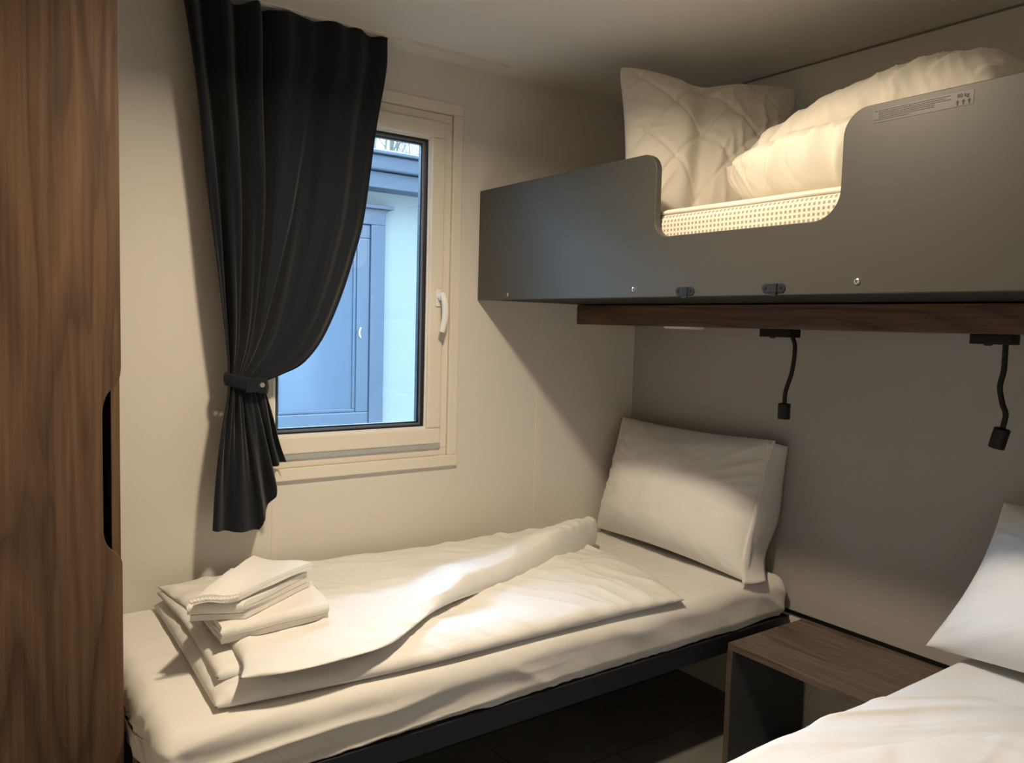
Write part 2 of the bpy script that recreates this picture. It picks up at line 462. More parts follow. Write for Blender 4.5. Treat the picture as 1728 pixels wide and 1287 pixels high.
# curtain rail ---------------------------------------------------------
r = MB().box(-1.80, -.70, -.099, -.094, 2.0955, 2.0999).box(-1.80, -.70, -.086, -.081, 2.0955, 2.0999).box(-1.80, -.70, -.094, -.086, 2.0980, 2.0999)
tag(r.build('curtain_rail', M['trim']), 'slim pale rail flush on the ceiling above the curtain', 'curtain rail')

# curtain --------------------------------------------------------------
CY = -.09
pl = Path([(-1.715, 0, 2.090), (-1.704, 0, 2.055), (-1.673, 0, 1.843), (-1.651, 0, 1.638), (-1.625, 0, 1.412), (-1.596, 0, 1.16), (-1.593, 0, 1.103)])
pr = Path([(-1.130, 0, 2.097), (-1.131, 0, 1.997), (-1.158, 0, 1.823), (-1.188, 0, 1.579), (-1.222, 0, 1.456), (-1.272, 0, 1.317), (-1.324, 0, 1.205), (-1.377, 0, 1.140), (-1.436, 0, 1.110), (-1.496, 0, 1.087)])
hem = [(0, -1.634, .697), (.22, -1.575, .686), (.40, -1.506, .680), (.44, -1.500, .705), (.52, -1.478, .735), (.62, -1.458, .770), (.68, -1.455, .815), (.74, -1.460, .846), (.86, -1.440, .852), (1, -1.417, .857)]
def hem_at(u):
    for a, b2 in zip(hem, hem[1:]):
        if u <= b2[0]:
            t = (u-a[0])/(b2[0]-a[0]); return lerp(a[1], b2[1], t), lerp(a[2], b2[2], t)
    return hem[-1][1:]
def folds(u, s):
    """depth of the gathered cloth at width u and height share s (0 top, 1 tie)"""
    left = 1-sm(.36, .44, u)
    a = .030*math.sin(2*PI*(u/.145+.05+.05*math.sin(9*s)))*left
    a += .016*math.sin(2*PI*(u/.071+.3))*left*sm(.1, .8, s)
    right = sm(.38, .48, u)
    a += right*(.012*(1-.3*s)*math.sin(2*PI*((u-.4)/.30-.25*s+.1)) + .006*math.sin(2*PI*((u-.42)/.13+.5*s)))
    a -= .030*math.exp(-((u-.372-.02*s)/.016)**2)*(1-.3*s)
    a -= .020*math.exp(-((u-lerp(.66, .44, s))/.02)**2)*sm(.25, .5, s)*(1-sm(.9, 1, s))
    a += .014*math.sin(2*PI*(u*2.3+.6))*sm(.88, 1, u)
    return a
NU, NV = 200, 110
V = []; F = []
for j in range(NV+1):
    s = j/NV
    for i in range(NU+1):
        u = i/NU
        uu = u**(1+.15*s)
        p = pl(s).lerp(pr(s), uu)
        # belly: cloth between the edges sags toward the tie
        amp = lerp(1.0, .42, sm(.55, 1, s))
        y = CY - folds(u, s)*amp - .018*math.sin(PI*sm(.4, 1, s))*sm(.3, .9, u)
        if u > .93: y += .012*sm(.93, 1, u)
        z = p.z
        if s < .05:
            z += (.004*math.sin(u*2*PI*6.3)-.003)*(1-s/.05)
        V.append((p.x, y, z))
for j in range(NV):
    for i in range(NU):
        a = j*(NU+1)+i; F.append((a, a+1, a+NU+2, a+NU+1))
base = len(V); NL = 70
lt = Path([(-1.593, 0, 1.103), (-1.594, 0, 1.08), (-1.616, 0, .941), (-1.628, 0, .814), (-1.634, 0, .697)])
rt = Path([(-1.496, 0, 1.087), (-1.492, 0, 1.066), (-1.461, 0, .981), (-1.438, 0, .913), (-1.417, 0, .857)])
for j in range(NL+1):
    s = j/NL
    for i in range(NU+1):
        u = i/NU
        hx, hz = hem_at(u)
        uu = u**1.15
        top = lt(0).lerp(rt(0), uu)
        e = lt(s).lerp(rt(s), uu)
        # straight run to the hem point, eased to follow the outer edges
        x = lerp(top.x, hx, s**.9); z = lerp(top.z, hz, s)
        k = abs(2*u-1)**3
        x = lerp(x, e.x, k*.9)
        fl = folds(u, 1)*.42
        spread = sm(0, .9, s)
        lowf = .012*math.sin(2*PI*(u/.22+.05)) + .026*sm(.38, .46, u)*math.sin(2*PI*((u-.40)/.21+.2)) + .006*math.sin(2*PI*u/.12)*(1-spread)
        y = CY - lerp(fl, lowf, spread) + .050*sm(.3, 1, u)*spread - .012
        V.append((x, y, z))
for j in range(NL):
    for i in range(NU):
        a = base+j*(NU+1)+i; F.append((a, a+1, a+NU+2, a+NU+1))
cur = thing('curtain', 'dark charcoal curtain gathered and tied back to the left of the window', 'curtain', (-1.5, CY, .69))
co = obj('cloth', V, F, M['curtain'], cur, smooth=True)
sd = co.modifiers.new('thick', 'SOLIDIFY'); sd.thickness = .0025; sd.offset = 0
# tie band wrapped round the gather
tb = []; tf = []; NT = 48; TH = 6
for i in range(NT+1):
    q = 2*PI*i/NT
    cx = lerp(-1.593, -1.492, .5+.5*math.cos(q)) + .004*math.cos(q); cy = CY-.004-.034*math.sin(q)
    zc = lerp(1.103, 1.078, .5+.5*math.cos(q))-.004*abs(math.sin(q))
    for k in range(TH+1):
        b_ = math.sin(k/TH*PI)*.003
        tb.append((cx+b_*math.cos(q), cy-b_*math.sin(q), zc+.017-.034*k/TH))
for i in range(NT):
    for k in range(TH):
        a = i*(TH+1)+k; tf.append((a, a+TH+1, a+TH+2, a+1))
tie = obj('tie_band', tb, tf, M['curtain'], cur, smooth=True)
sd = tie.modifiers.new('thick', 'SOLIDIFY'); sd.thickness = .003; sd.offset = 1
end = MB(); end.add(*slab([(-1.53, 0, 0), (-1.478, 0, 0)], [(-1.53, 1, 0), (-1.478, 1, 0)], [(-1.53, 0, 0), (-1.53, 1, 0)], [(-1.478, 0, 0), (-1.478, 1, 0)], lambda p, u, v: 0, lambda p, u, v: .004, 10, 8, .01)) if False else None
MB().box(-1.556, -1.499, -.134, -.129, 1.066, 1.104, .002).build('tie_end', M['curtain'], cur, label='loose tab end of the tie band')
bt = MB().tube([(-1.513, -.1335, 1.086), (-1.513, -.1378, 1.086)], [.0088, .0062], 16).build('button', M['chrome'], cur, smooth=True, sharp=40, label='shiny silver press stud')

# ------------------------------------------------------------------ wardrobe
WY = -.512
wd = thing('wardrobe', 'tall walnut wardrobe with curved cut-out grip beside the foot of bed', 'wardrobe', (-2.23, -.26, 0))
pts = [(-2.525, .345), (-1.923, .345), (-1.923, .752)]
c1 = Path([(-1.923, 0, .752), (-1.924, 0, .772), (-1.933, 0, .787), (-1.947, 0, .800), (-1.956, 0, .825), (-1.957, 0, .86)])
c2 = Path([(-1.957, 0, 1.05), (-1.956, 0, 1.082), (-1.948, 0, 1.108), (-1.934, 0, 1.125), (-1.925, 0, 1.142), (-1.923, 0, 1.162)])
pts += [(c1(i/14).x, c1(i/14).z) for i in range(1, 15)]+[(c2(i/14).x, c2(i/14).z) for i in range(15)]
pts += [(-1.923, 2.075), (-2.525, 2.075)]
d = MB().prism(pts, WY-.018, WY, 'y')
door = d.build('door', M['walnut_v'], wd)
bv = door.modifiers.new('bev', 'BEVEL'); bv.width = .0012; bv.segments = 2; bv.limit_method = 'ANGLE'
MB().box(-1.939, -1.923, WY+.0005, -.002, .33, 2.085).build('side_panel', M['walnut_v'], wd)
MB().box(-2.525, -2.509, WY+.0005, -.002, .33, 2.085).build('side_panel', M['walnut_v'], wd)
MB().box(-2.509, -1.939, WY+.0005, -.002, 2.069, 2.085).build('top_panel', M['walnut_v'], wd)
MB().box(-2.509, -1.939, WY+.0005, -.002, .33, .346).build('bottom_panel', M['void'], wd)
MB().box(-2.509, -1.939, -.40, -.395, .346, 2.069).build('dark_sheet', M['void'], wd)  # black sheet put in to darken the hollow behind the grip cut-out
MB().box(-2.52, -1.928, WY+.03, -.002, 0, .33).build('plinth', M['void'], wd, label='dark recessed plinth')

# ------------------------------------------------------------------ beds
def rounded_mattress(x0, x1, y0, y1, z0, z1, r, wr, nx=220, ny=70, nz_=26):
    """sheet covered mattress, rings swept along x; wr(p, side) displaces"""
    def ring(ins):
        a0, a1, b0, b1 = y0+ins, y1-ins, z0+ins*.3, z1-ins
        rr = max(.003, r-ins)
        R = []
        def arc(cy, cz, q0, q1, n):
            for k in range(n): 
                q = lerp(q0, q1, k/n); R.append((cy+rr*math.cos(q), cz+rr*math.sin(q)))
        # from the bottom front up, over the top, down the back
        for k in range(nz_): R.append((a0, lerp(b0, b1-rr, k/nz_)))
        arc(a0+rr, b1-rr, PI, PI/2, 10)
        for k in range(ny): R.append((lerp(a0+rr, a1-rr, k/ny), b1))
        arc(a1-rr, b1-rr, PI/2, 0, 8)
        for k in range(10): R.append((a1, lerp(b1-rr, b0, k/10)))
        for k in range(20): R.append((lerp(a1, a0, k/20), b0))
        return R
    sec = []
    for k in range(7): sec.append((x0, r+.02+ (y1-y0)*.42*(1-k/7)**1.0))   # flat foot face rings
    for k in range(10):
        q = PI/2*k/10; sec.append((x0+r*(1-math.sin(q)) if False else x0+r-r*math.cos(PI/2-q+0) if False else x0+r*(1-math.cos(q))*1.0, r*(1-math.sin(q))))
    for k in range(nx+1): sec.append((lerp(x0+r, x1-r, k/nx), 0))
    for k in range(9, -1, -1):
        q = PI/2*k/10; sec.append((x1-r*(1-math.cos(q)), r*(1-math.sin(q))))
    for k in range(6, -1, -1): sec.append((x1, r+.02+(y1-y0)*.42*(1-k/7)))
    V = []; F = []
    for x, ins in sec:
        # keep the end rings inside the mattress section
        i2 = min(ins, (z1-z0)*.49)
        R = ring(i2)
        if ins > i2:
            kk = ins/((y1-y0)*.5); R = [(lerp(y, (y0+y1)/2, min(1, kk)), lerp(z, (z0+z1)/2, .9)) for y, z in R]
        for y, z in R: V.append(Vector((x, y, z)))
    n = len(R)
    for i in range(len(sec)-1):
        for k in range(n):
            F.append((i*n+k, i*n+(k+1) % n, (i+1)*n+(k+1) % n, (i+1)*n+k))
    F.append(tuple(range(n))); F.append(tuple((len(sec)-1)*n+k for k in range(n)))
    V2 = []
    for p in V: V2.append(p+wr(p))
    return V2, F

def bed_sheet_wr(x0, x1, y0, z0, z1, seed):
    def g(p):
        o = Vector((0, 0, 0))
        # front drape
        fy = 1-sm(y0+.02, y0+.07, p.y)
        if fy > 0:
            dn = sm(z1-.01, z1-.06, p.z)          # 0 on top, 1 on the drop
            # diagonal pulls toward the head, long shallow swags toward the foot
            a = (p.x*.8+(p.z)*1.3, p.z*.8-p.x*.25, seed)
            dg = ridge(a, (5.2, .9, 1), seed, 5)-.35
            lg = ridge((p.x, p.z-.10*p.x, seed), (1.6, 17, 1), seed+3, 5)-.35
            k = sm(-1.35, -.9, p.x)
            o.y -= fy*(.011*dg*k+.012*lg*(1-k))*(.2+.8*dn)
            o.y -= fy*dn*.003*nz(p, (9, 9, 14), seed)
            low = 1-sm(z0, z0+.03, p.z)
            o.z += low*(.008*abs(nz(p, (5, 1, 1), seed))+.005*abs(nz(p, (21, 1, 1), seed)))*fy
            o.y += low*.010
        # foot end drop: gathered corner
        fx = 1-sm(x0+.02, x0+.06, p.x)
        if fx > 0:
            dn = sm(z1-.01, z1-.07, p.z)
            o.x -= fx*dn*(.014*(ridge((p.y, p.z, seed), (13, 2.2, 1), seed+5, 4)-.4))
            cr = math.exp(-((p.y-y0)/.10)**2)
            o.y -= fx*dn*cr*.012*math.sin(p.x*120+p.z*30)
        # mild relief on top
        tp = sm(z1-.02, z1-.005, p.z)
        o.z += tp*(.0022*nz(p, (4, 5, 1), seed)+.0022*(ridge(p, (2.2, 9, 1), seed+2, 5)-.3))
        return o
    return g

def make_bed(name, label, x0, x1, y0, y1):
    t = thing(name, label, 'bed', ((x0+x1)/2, (y0+y1)/2, 0))
    MB().box(x0+.01, x1, y0+.004, y0+.034, .302, .358, .002).build('side_rail', M['steel_dark'], t)
    MB().box(x0+.01, x1, y1-.034, y1-.004, .302, .358, .002).build('side_rail', M['steel_dark'], t)
    MB().box(x0+.01, x0+.04, y0+.0345, y1-.0345, .302, .358, .002).build('end_rail', M['steel_dark'], t)
    MB().box(x1-.03, x1, y0+.0345, y1-.0345, .302, .358, .002).build('end_rail', M['steel_dark'], t)
    MB().box(x0+.0405, x1-.0305, y0+.0345, y1-.0345, .335, .356).build('base_board', M['steel_dark'], t)
    for lx in (x0+.03, x1-.07):
        for ly in (y0+.006, y1-.046):
            MB().box(lx, lx+.04, ly, ly+.04, 0, .302, .002).build('leg', M['steel_dark'], t)
    return t

make_bed('single_bed', 'low single bed with dark metal frame along the window wall', -1.895, -.014, -.764, -.012)
make_bed('single_bed', 'low single bed with dark metal frame at the lower right', -1.905, -.014, -2.11, -1.370)

def add_mattress(label, x0, x1, y0, y1, z0, z1, seed):
    v, f = rounded_mattress(x0, x1, y0, y1, z0, z1, .042, bed_sheet_wr(x0, x1, y0, z0, z1, seed))
    return tag(obj('mattress', v, f, M['sheet'], smooth=True), label, 'mattress')
add_mattress('mattress in creased white fitted sheet on the bed under the window', -1.905, -.018, -.762, -.010, .359, .490, 1.3)
add_mattress('mattress in smooth white fitted sheet on the lower right bed', -1.91, -.018, -2.10, -1.362, .359, .490, 4.1)

# --- pillow on the window bed
pv, pf = pillow((-.075, -.020, .925), (-.068, -.722, .925), (-.205, -.035, .505), (-.225, -.758, .497), front=.115, back=.055, pinch=.06, seed=2.0, wr=.007, sag=.25)
pil = thing('pillow', 'white pillow propped against the taupe wall at the head of the window bed', 'pillow', (-.15, -.4, .49))
obj('pillowcase', pv, pf, M['pillowcase'], pil, smooth=True)
# loose open end of the case along the right side
fl = []; ff = []
N1, N2 = 40, 8
A = Path([(-.090, -.700, .918), (-.125, -.712, .80), (-.175, -.722, .68), (-.225, -.735, .57), (-.248, -.752, .498)])
B = Path([(-.012, -.722, .900), (-.014, -.713, .80), (-.020, -.706, .66), (-.060, -.692, .545), (-.160, -.772, .4985)])
for i in range(N1+1):
    for k in range(N2+1):
        t = k/N2; p = A(i/N1).lerp(B(i/N1), t)
        p = p+Vector((-.3, -.95, 0))*(.007*math.sin(PI*t)*(1+.5*nz(p, (4, 4, 9), 2)))
        fl.append(p)
for i in range(N1):
    for k in range(N2):
        a = i*(N2+1)+k; ff.append((a, a+1, a+N2+2, a+N2+1))
fo = obj('case_flap', fl, ff, M['pillowcase'], pil, smooth=True, label='loose open end of the pillowcase')
sd = fo.modifiers.new('thick', 'SOLIDIFY'); sd.thickness = .004; sd.offset = 0

# --- duvet on the window bed: lower half and the turned-back upper half
BASE = .4925
def wr_duvet(seed, a=.006, b=.005):
    def g(p, u, v):
        w_ = a*(ridge(p, (3, 10, 1), seed, 4)-.4)+b*nz(p, (6, 6, 1), seed)+.003*nz(p, (15, 20, 1), seed)
        w_ += .8*a*(ridge((p.x*.8+p.y*.6, p.y*.4-p.x*.3, 0), (13, 5, 1), seed+4, 6)-.3)
        # gathers near the head end
        w_ += .008*(ridge((p.x*.9+p.y*.35, p.y*.3, 0), (15, 4, 1), seed, 4)-.4)*sm(.62, .95, u)
        return w_
    return g
duv = thing('duvet', 'white duvet folded open with turned-back top layer on the window bed', 'duvet', (-1.1, -.4, .49))
c0 = [(-1.772, -.062, 0), (-1.1, -.050, 0), (-.50, -.06, 0)]
c1 = [(-1.790, -.708, 0), (-1.60, -.728, 0), (-1.368, -.745, 0), (-1.0, -.748, 0), (-.75, -.752, 0), (-.512, -.760, 0)]
d0 = [(-1.772, -.062, 0), (-1.778, -.35, 0), (-1.790, -.708, 0)]
d1 = [(-.50, -.06, 0), (-.445, -.30, 0), (-.447, -.52, 0), (-.512, -.760, 0)]
v, f = slab(c0, c1, d0, d1, lambda p, u, v: BASE, lambda p, u, v: .046+.018*sm(.3, .8, u)*math.sin(PI*min(1, v*1.1))-.016*sm(.8, 1, u), 200, 90, .075, wr_duvet(2.2), seam=.25)
obj('lower_layer', v, f, M['duvet'], duv, smooth=True)
# middle fold that shows as a second lip at the foot
c0 = [(-1.766, -.066, 0), (-1.5, -.07, 0), (-1.2, -.08, 0)]
c1 = [(-1.772, -.655, 0), (-1.6, -.672, 0), (-1.45, -.67, 0)]
d0 = [(-1.766, -.066, 0), (-1.758, -.30, 0), (-1.764, -.50, 0), (-1.772, -.655, 0)]
d1 = [(-1.2, -.08, 0), (-1.3, -.4, 0), (-1.45, -.67, 0)]
v, f = slab(c0, c1, d0, d1, lambda p, u, v: BASE+.034, lambda p, u, v: .026, 80, 60, .03, wr_duvet(6.2, .003, .002))
obj('middle_fold', v, f, M['duvet'], duv, smooth=True)
c0 = [(-1.762, -.055, 0), (-1.40, -.045, 0), (-.90, -.06, 0), (-.395, -.120, 0)]
c1 = [(-1.750, -.730, 0), (-1.66, -.752, 0), (-1.54, -.752, 0), (-1.43, -.735, 0), (-1.345, -.680, 0), (-1.22, -.595, 0), (-1.0, -.505, 0), (-.73, -.415, 0), (-.55, -.345, 0), (-.415, -.275, 0)]
d0 = [(-1.762, -.055, 0), (-1.735, -.30, 0), (-1.715, -.50, 0), (-1.725, -.66, 0), (-1.750, -.730, 0)]
d1 = [(-.395, -.120, 0), (-.375, -.19, 0), (-.392, -.25, 0), (-.415, -.275, 0)]
def up_base(p, u, v): return BASE+lerp(lerp(.050, .064, sm(.6, 1, v)), .038, sm(.3, .7, u))
def up_top(p, u, v):
    roll = sm(.33, .50, u)
    h = lerp(.018, .012, sm(.7, 1, v))+.008*math.sin(PI*v)
    k = sm(lerp(.55, .25, u), .86, v)
    return h+roll*k*(.058+.012*math.sin(u*9)-.020*sm(.85, 1, u))+.015*sm(.5, .95, u)
v, f = slab(c0, c1, d0, d1, up_base, up_top, 220, 100, .035, wr_duvet(8.4, .0065, .005))
obj('upper_layer', v, f, M['duvet'], duv, smooth=True)

# --- towels
def folded(A, B, C, D, z, layers, t, fold='AB', nu=50, jit=.004, seed=0, lift=None):
    """towel folded in layers; A,B front corners, C,D back corners (plan); folds run along AB and CD"""
    A, B, C, D = [Vector((*p, 0)) for p in (A, B, C, D)]
    # centre line of the folds in (s 0..1 from AB to CD, height)
    W_ = ((D-A).length+(C-B).length)/2
    P = []; g = t*1.08
    for k in range(layers):
        s0, s1 = (.02+.012*(k % 2), .975-.010*((k+1) % 3)) if k % 2 == 0 else (.975-.01*(k % 3), .02+.012*(k % 2))
        for i in range(15): P.append((lerp(s0, s1, i/14), t/2+k*g))
        if k < layers-1:
            sg = 1 if k % 2 == 0 else -1
            for i in range(1, 8):
                q = -PI/2+PI*i/8
                P.append((s1+sg*math.cos(q)*g/2/W_, t/2+k*g+g/2+math.sin(q)*g/2))
    L = []; R = []
    for i, p in enumerate(P):
        a = P[max(0, i-1)]; b_ = P[min(len(P)-1, i+1)]
        dx, dz = (b_[0]-a[0])*W_, b_[1]-a[1]; l = math.hypot(dx, dz) or 1
        nx_, nz2 = -dz/l*t/2, dx/l*t/2
        L.append((p[0]+nx_/W_, p[1]+nz2)); R.append((p[0]-nx_/W_, p[1]-nz2))
    out = L+R[::-1]; n = len(out); V = []; F = []
    for i in range(nu+1):
        u = i/nu
        e = min(u, 1-u)
        for (s, h) in out:
            p = (A.lerp(B, u)).lerp(D.lerp(C, u), s)
            q = (p.x*9, p.y*9, seed+h*25)
            jx = noise.noise(Vector(q))*jit
            zz = z+h+jit*.6*noise.noise(Vector((p.x*14, p.y*14, seed)))*min(1, h/t)
            if lift: zz += lift(p, u, s)
            V.append(Vector((p.x, p.y, zz))+(B-A).normalized()*(jx*(1.0 if e < .02 else .3)+ (noise.noise(Vector((h*140, s*3, seed)))*jit*1.3 if e < .001 else 0)) + (D-A).normalized()*jx*.6)
    for i in range(nu):
        for k in range(n):
            F.append((i*n+k, i*n+(k+1) % n, (i+1)*n+(k+1) % n, (i+1)*n+k))
    F.append(tuple(range(n))); F.append(tuple(nu*n+k for k in range(n)))
    return V, F
ZT = .572
v, f = folded((-1.742, -.575), (-1.492, -.548), (-1.470, -.375), (-1.735, -.36), ZT, 3, .0125, seed=3)
tag(obj('folded_towel', v, f, M['towel'], smooth=True, sharp=70), 'thick white folded bath towel at the bottom of the towel stack', 'towel', None)
v, f = folded((-1.795, -.515), (-1.690, -.560), (-1.492, -.425), (-1.640, -.300), ZT+.041, 3, .0120, seed=9)
tag(obj('folded_towel', v, f, M['towel'], smooth=True, sharp=70), 'white folded towel turned askew in the middle of the towel stack', 'towel', None)
def lf(p, u, s): return .004*math.sin(u*6+s*3)
wc = thing('washcloth', 'thin white cloth with crocheted hem lying on top of the towel stack', 'towel', (-1.63, -.43, ZT+.08))
v, f = folded((-1.795, -.548), (-1.700, -.560), (-1.482, -.430), (-1.580, -.295), ZT+.085, 2, .0075, seed=15, lift=lf, jit=.003)
obj('cloth', v, f, M['cloth'], wc, smooth=True, sharp=70)
hm = MB()
pts = [Vector((lerp(-1.800, -1.702, i/40), lerp(-.552, -.563, i/40), ZT+.0955+.0015*math.sin(i*2.1)+.003*math.sin(i/40*6))) for i in range(41)]
hm.tube(pts, [.0035+.0012*math.sin(i*2.1) for i in range(41)], 8)
hm.build('crochet_hem', M['cloth'], wc, smooth=True)

# --- second bed: duvet and pillow
duv2 = thing('duvet', 'white duvet with creased edge on the lower right bed', 'duvet', (-1.2, -1.75, .49))
c0 = [(-1.86, -1.395, 0), (-1.2, -1.40, 0), (-.80, -1.405, 0), (-.60, -1.425, 0)]
c1 = [(-1.86, -2.08, 0), (-1.2, -2.08, 0), (-.40, -2.08, 0)]
d0 = [(-1.86, -1.395, 0), (-1.86, -2.08, 0)]
d1 = [(-.60, -1.425, 0), (-.475, -1.50, 0), (-.42, -1.62, 0), (-.40, -2.08, 0)]
def wr2(p, u, v):
    return .010*(ridge((p.x*.45+p.y*.9, p.x*.3, 0), (17, 2, 1), 2, 5)-.35)*sm(.5, .8, u)+.004*nz(p, (6, 9, 1), 4)
v, f = slab(c0, c1, d0, d1, lambda p, u, v: BASE, lambda p, u, v: .040-.012*sm(.85, 1, u), 160, 90, .05, wr2)
obj('lower_layer', v, f, M['duvet'], duv2, smooth=True)
c0 = [(-1.84, -1.43, 0), (-1.35, -1.44, 0), (-1.082, -1.488, 0), (-.934, -1.527, 0), (-.805, -1.574, 0), (-.633, -1.676, 0)]
c1 = [(-1.84, -2.07, 0), (-1.2, -2.07, 0), (-.58, -2.07, 0)]
d0 = [(-1.84, -1.43, 0), (-1.84, -2.07, 0)]; d1 = [(-.633, -1.676, 0), (-.56, -1.85, 0), (-.58, -2.07, 0)]
v, f = slab(c0, c1, d0, d1, lambda p, u, v: BASE+.036, lambda p, u, v: .026+.012*math.sin(PI*v), 120, 80, .05, wr_duvet(5.1, .004, .003))
obj('upper_layer', v, f, M['duvet'], duv2, smooth=True)
pv, pf = pillow((-.07, -1.385, .862), (-.06, -2.06, .885), (-.258, -1.305, .503), (-.24, -2.06, .505), front=.115, back=.05, pinch=.085, seed=5.0, wr=.006, sag=.3)
tag(obj('pillow', pv, pf, M['pillowcase'], smooth=True), 'white pillow leaning on the wall at the head of the lower right bed', 'pillow')

# ------------------------------------------------------------------ bedside table between the beds
nt_ = thing('bedside_table', 'low walnut bedside table between the two single beds', 'bedside table', (-.19, -1.08, 0))
MB().box(-.372, -.0065, -1.350, -.808, .343, .363, .0012).build('top', M['walnut_t'], nt_)
sp = MB().box(-.372, -.012, -.826, -.808, .001, .3428, .001).build('side_panel', M['dark_grey'], nt_, label='dark grey inner face')
MB().box(-.3735, -.372, -.826, -.808, .001, .3428).build('edge_strip', M['walnut_dark'], sp, label='walnut edging of the side panel')
sp = MB().box(-.372, -.012, -1.350, -1.332, .001, .3428, .001).build('side_panel', M['dark_grey'], nt_)
MB().box(-.3735, -.372, -1.350, -1.332, .001, .3428).build('edge_strip', M['walnut_dark'], sp, label='walnut edging of the side panel')

# ------------------------------------------------------------------ upper bunk
bk = thing('bunk_bed', 'upper bunk with anthracite guard board cut out for climbing in', 'bunk bed', (-.37, -1.05, 1.345))
YE = -2.08
def fil(cx, cz, r, q0, q1, n=10): return [(cx+r*math.cos(lerp(q0, q1, i/n)), cz+r*math.sin(lerp(q0, q1, i/n))) for i in range(n+1)]
# outline in (y, z), going from the window wall
zt, zn, zb = 1.707, 1.495, 1.345
ya, yb = -.813, -1.322
ol = [(-.003, zb), (-.003, zt)]
ol += fil(ya+.045, zt-.045, .045, PI/2, PI)               # rounded top corner left of the cut-out
ol += fil(ya-.045, zn+.045, .045, 0, -PI/2)               # inner corner
ol += fil(yb+.06, zn+.06, .06, -PI/2, -PI)
ol += fil(yb-.052, zt-.052, .052, 0, PI/2)
ol += [(YE, zt), (YE, zb)]
g = MB().prism(ol, -.744, -.724, 'x').build('guard_board', M['anthracite'], bk)
bv = g.modifiers.new('bev', 'BEVEL'); bv.width = .0022; bv.segments = 3; bv.limit_method = 'ANGLE'; bv.angle_limit = math.radians(60)
MB().box(-.7238, -.003, YE, -.003, 1.3465, 1.372).build('base_board', M['black'], bk)
MB().box(-.7238, -.690, YE, -.003, 1.372, 1.41).build('side_rail', M['steel_dark'], bk)
for (y, z) in ((-.183, 1.361), (-.748, 1.366), (-1.370, 1.369)):
    b_ = MB(); b_.tube([(-.744, y, z), (-.7465, y, z), (-.7478, y, z)], [.0062, .0058, .0035], 16)
    s_ = b_.build('screw', M['chrome'], bk, smooth=True, sharp=40, label='shiny domed screw head')
    MB().box(-.7482, -.7476, y-.0022, y+.0022, z-.0006, z+.0006).build('slot', M['black'], s_)
for (y, z) in ((-.924, 1.358), (-1.177, 1.360)):
    q = MB()
    ro = fil(y-.020, z, .0095, PI/2, 3*PI/2, 8)+fil(y+.020, z, .0095, -PI/2, PI/2, 8)
    q.prism(ro, -.7465, -.744, 'x'); q.box(-.750, -.7465, y-.010, y+.009, z-.0098, z+.0098, .001)
    q.box(-.749, -.746, y-.008, y+.007, z-.017, z-.0095)
    c_ = q.build('clip', M['steel_dark'], bk, label='small dark plastic clip with two screws')
    for sg in (-1, 1):
        MB().tube([(-.7465, y+sg*.020, z), (-.7472, y+sg*.020, z)], .0032, 12).build('clip_screw', M['black'], c_)
# sticker on the board
lab = MB().box(-.7446, -.7442, -1.567, -1.384, 1.6705, 1.6955).build('label_sticker', plain('clear_sticker', (.085, .088, .088), .35), bk, label='small grey notice sticker with arrows')
lab.data.materials[0].name = 'grey_sticker'
ink = plain('sticker_ink', (.012, .012, .012), .6)
inkl = plain('sticker_ink_pale', (.045, .046, .046), .6)
tx = MB(); rnd = random.Random(3)
for k in range(6):
    z = 1.6925-k*.0034
    y = -1.394
    endy = (-1.528, -1.520, -1.528, -1.500, -1.500, -1.455)[k]
    while y > endy:
        L_ = rnd.uniform(.003, .009)
        tx.box(-.74485, -.7446, max(endy, y-L_), y, z-.0009, z+.0006); y -= L_+.0011
for z in (1.6925, 1.676): tx.box(-.74485, -.7446, -1.391, -1.386, z-.0014, z+.0010)
tx.build('small_print', inkl, lab, label='faint rows of small print')
ar = MB()
for y in (-1.540, -1.550, -1.560):
    ar.prism([(y+.0011, 1.6725), (y+.0011, 1.6775), (y+.0032, 1.6775), (y, 1.6818), (y-.0032, 1.6775), (y-.0011, 1.6775), (y-.0011, 1.6725)], -.74495, -.7446, 'x')
ar.build('arrows', ink, lab, label='three black arrows pointing up')
cu = bpy.data.curves.new('rating', 'FONT'); cu.body = '80 kg'; cu.size = .0095; cu.align_x = 'CENTER'; cu.extrude = .0002
to = bpy.data.objects.new('rating', cu); COL.objects.link(to)
to.matrix_world = Matrix(((0, 0, -1, -.7448), (-1, 0, 0, -1.549), (0, 1, 0, 1.6855), (0, 0, 0, 1)))
bpy.context.view_layer.update()
me = bpy.data.meshes.new_from_object(to.evaluated_get(bpy.context.evaluated_depsgraph_get()))
vv = [to.matrix_world @ v_.co for v_ in me.vertices]; fc = [tuple(p.vertices) for p in me.polygons]
bpy.data.objects.remove(to); bpy.data.curves.remove(cu); bpy.data.meshes.remove(me)
obj('weight_rating', vv, fc, ink, lab, label='weight rating printed on the sticker')

# bunk mattress
mt = thing('mattress', 'bunk mattress with waffle mesh border showing in the cut-out', 'mattress', (-.37, -1.04, 1.373))
def ovl(x0, x1, z0, z1, r):
    return fil(x0+r, z1-r, r, PI, PI/2, 8)+fil(x1-r, z1-r, r, PI/2, 0, 8)+[(x1, z0), (x0, z0)]
n = 40
MB().prism(ovl(-.714, -.012, 1.4105, 1.558, .028), -2.06, -.012, 'y').build('border', M['waffle'], mt, smooth=True, sharp=45)
MB().box(-.690, -.02, -2.05, -.02, 1.5565, 1.571, .006, 3).build('top_panel', M['quilt'], mt)
MB().tube([(-.700, lerp(-.015, -2.055, i/20), 1.5605+.001*math.sin(i*1.7)) for i in range(21)], .0048, 10).build('piping', M['quilt'], mt, smooth=True)

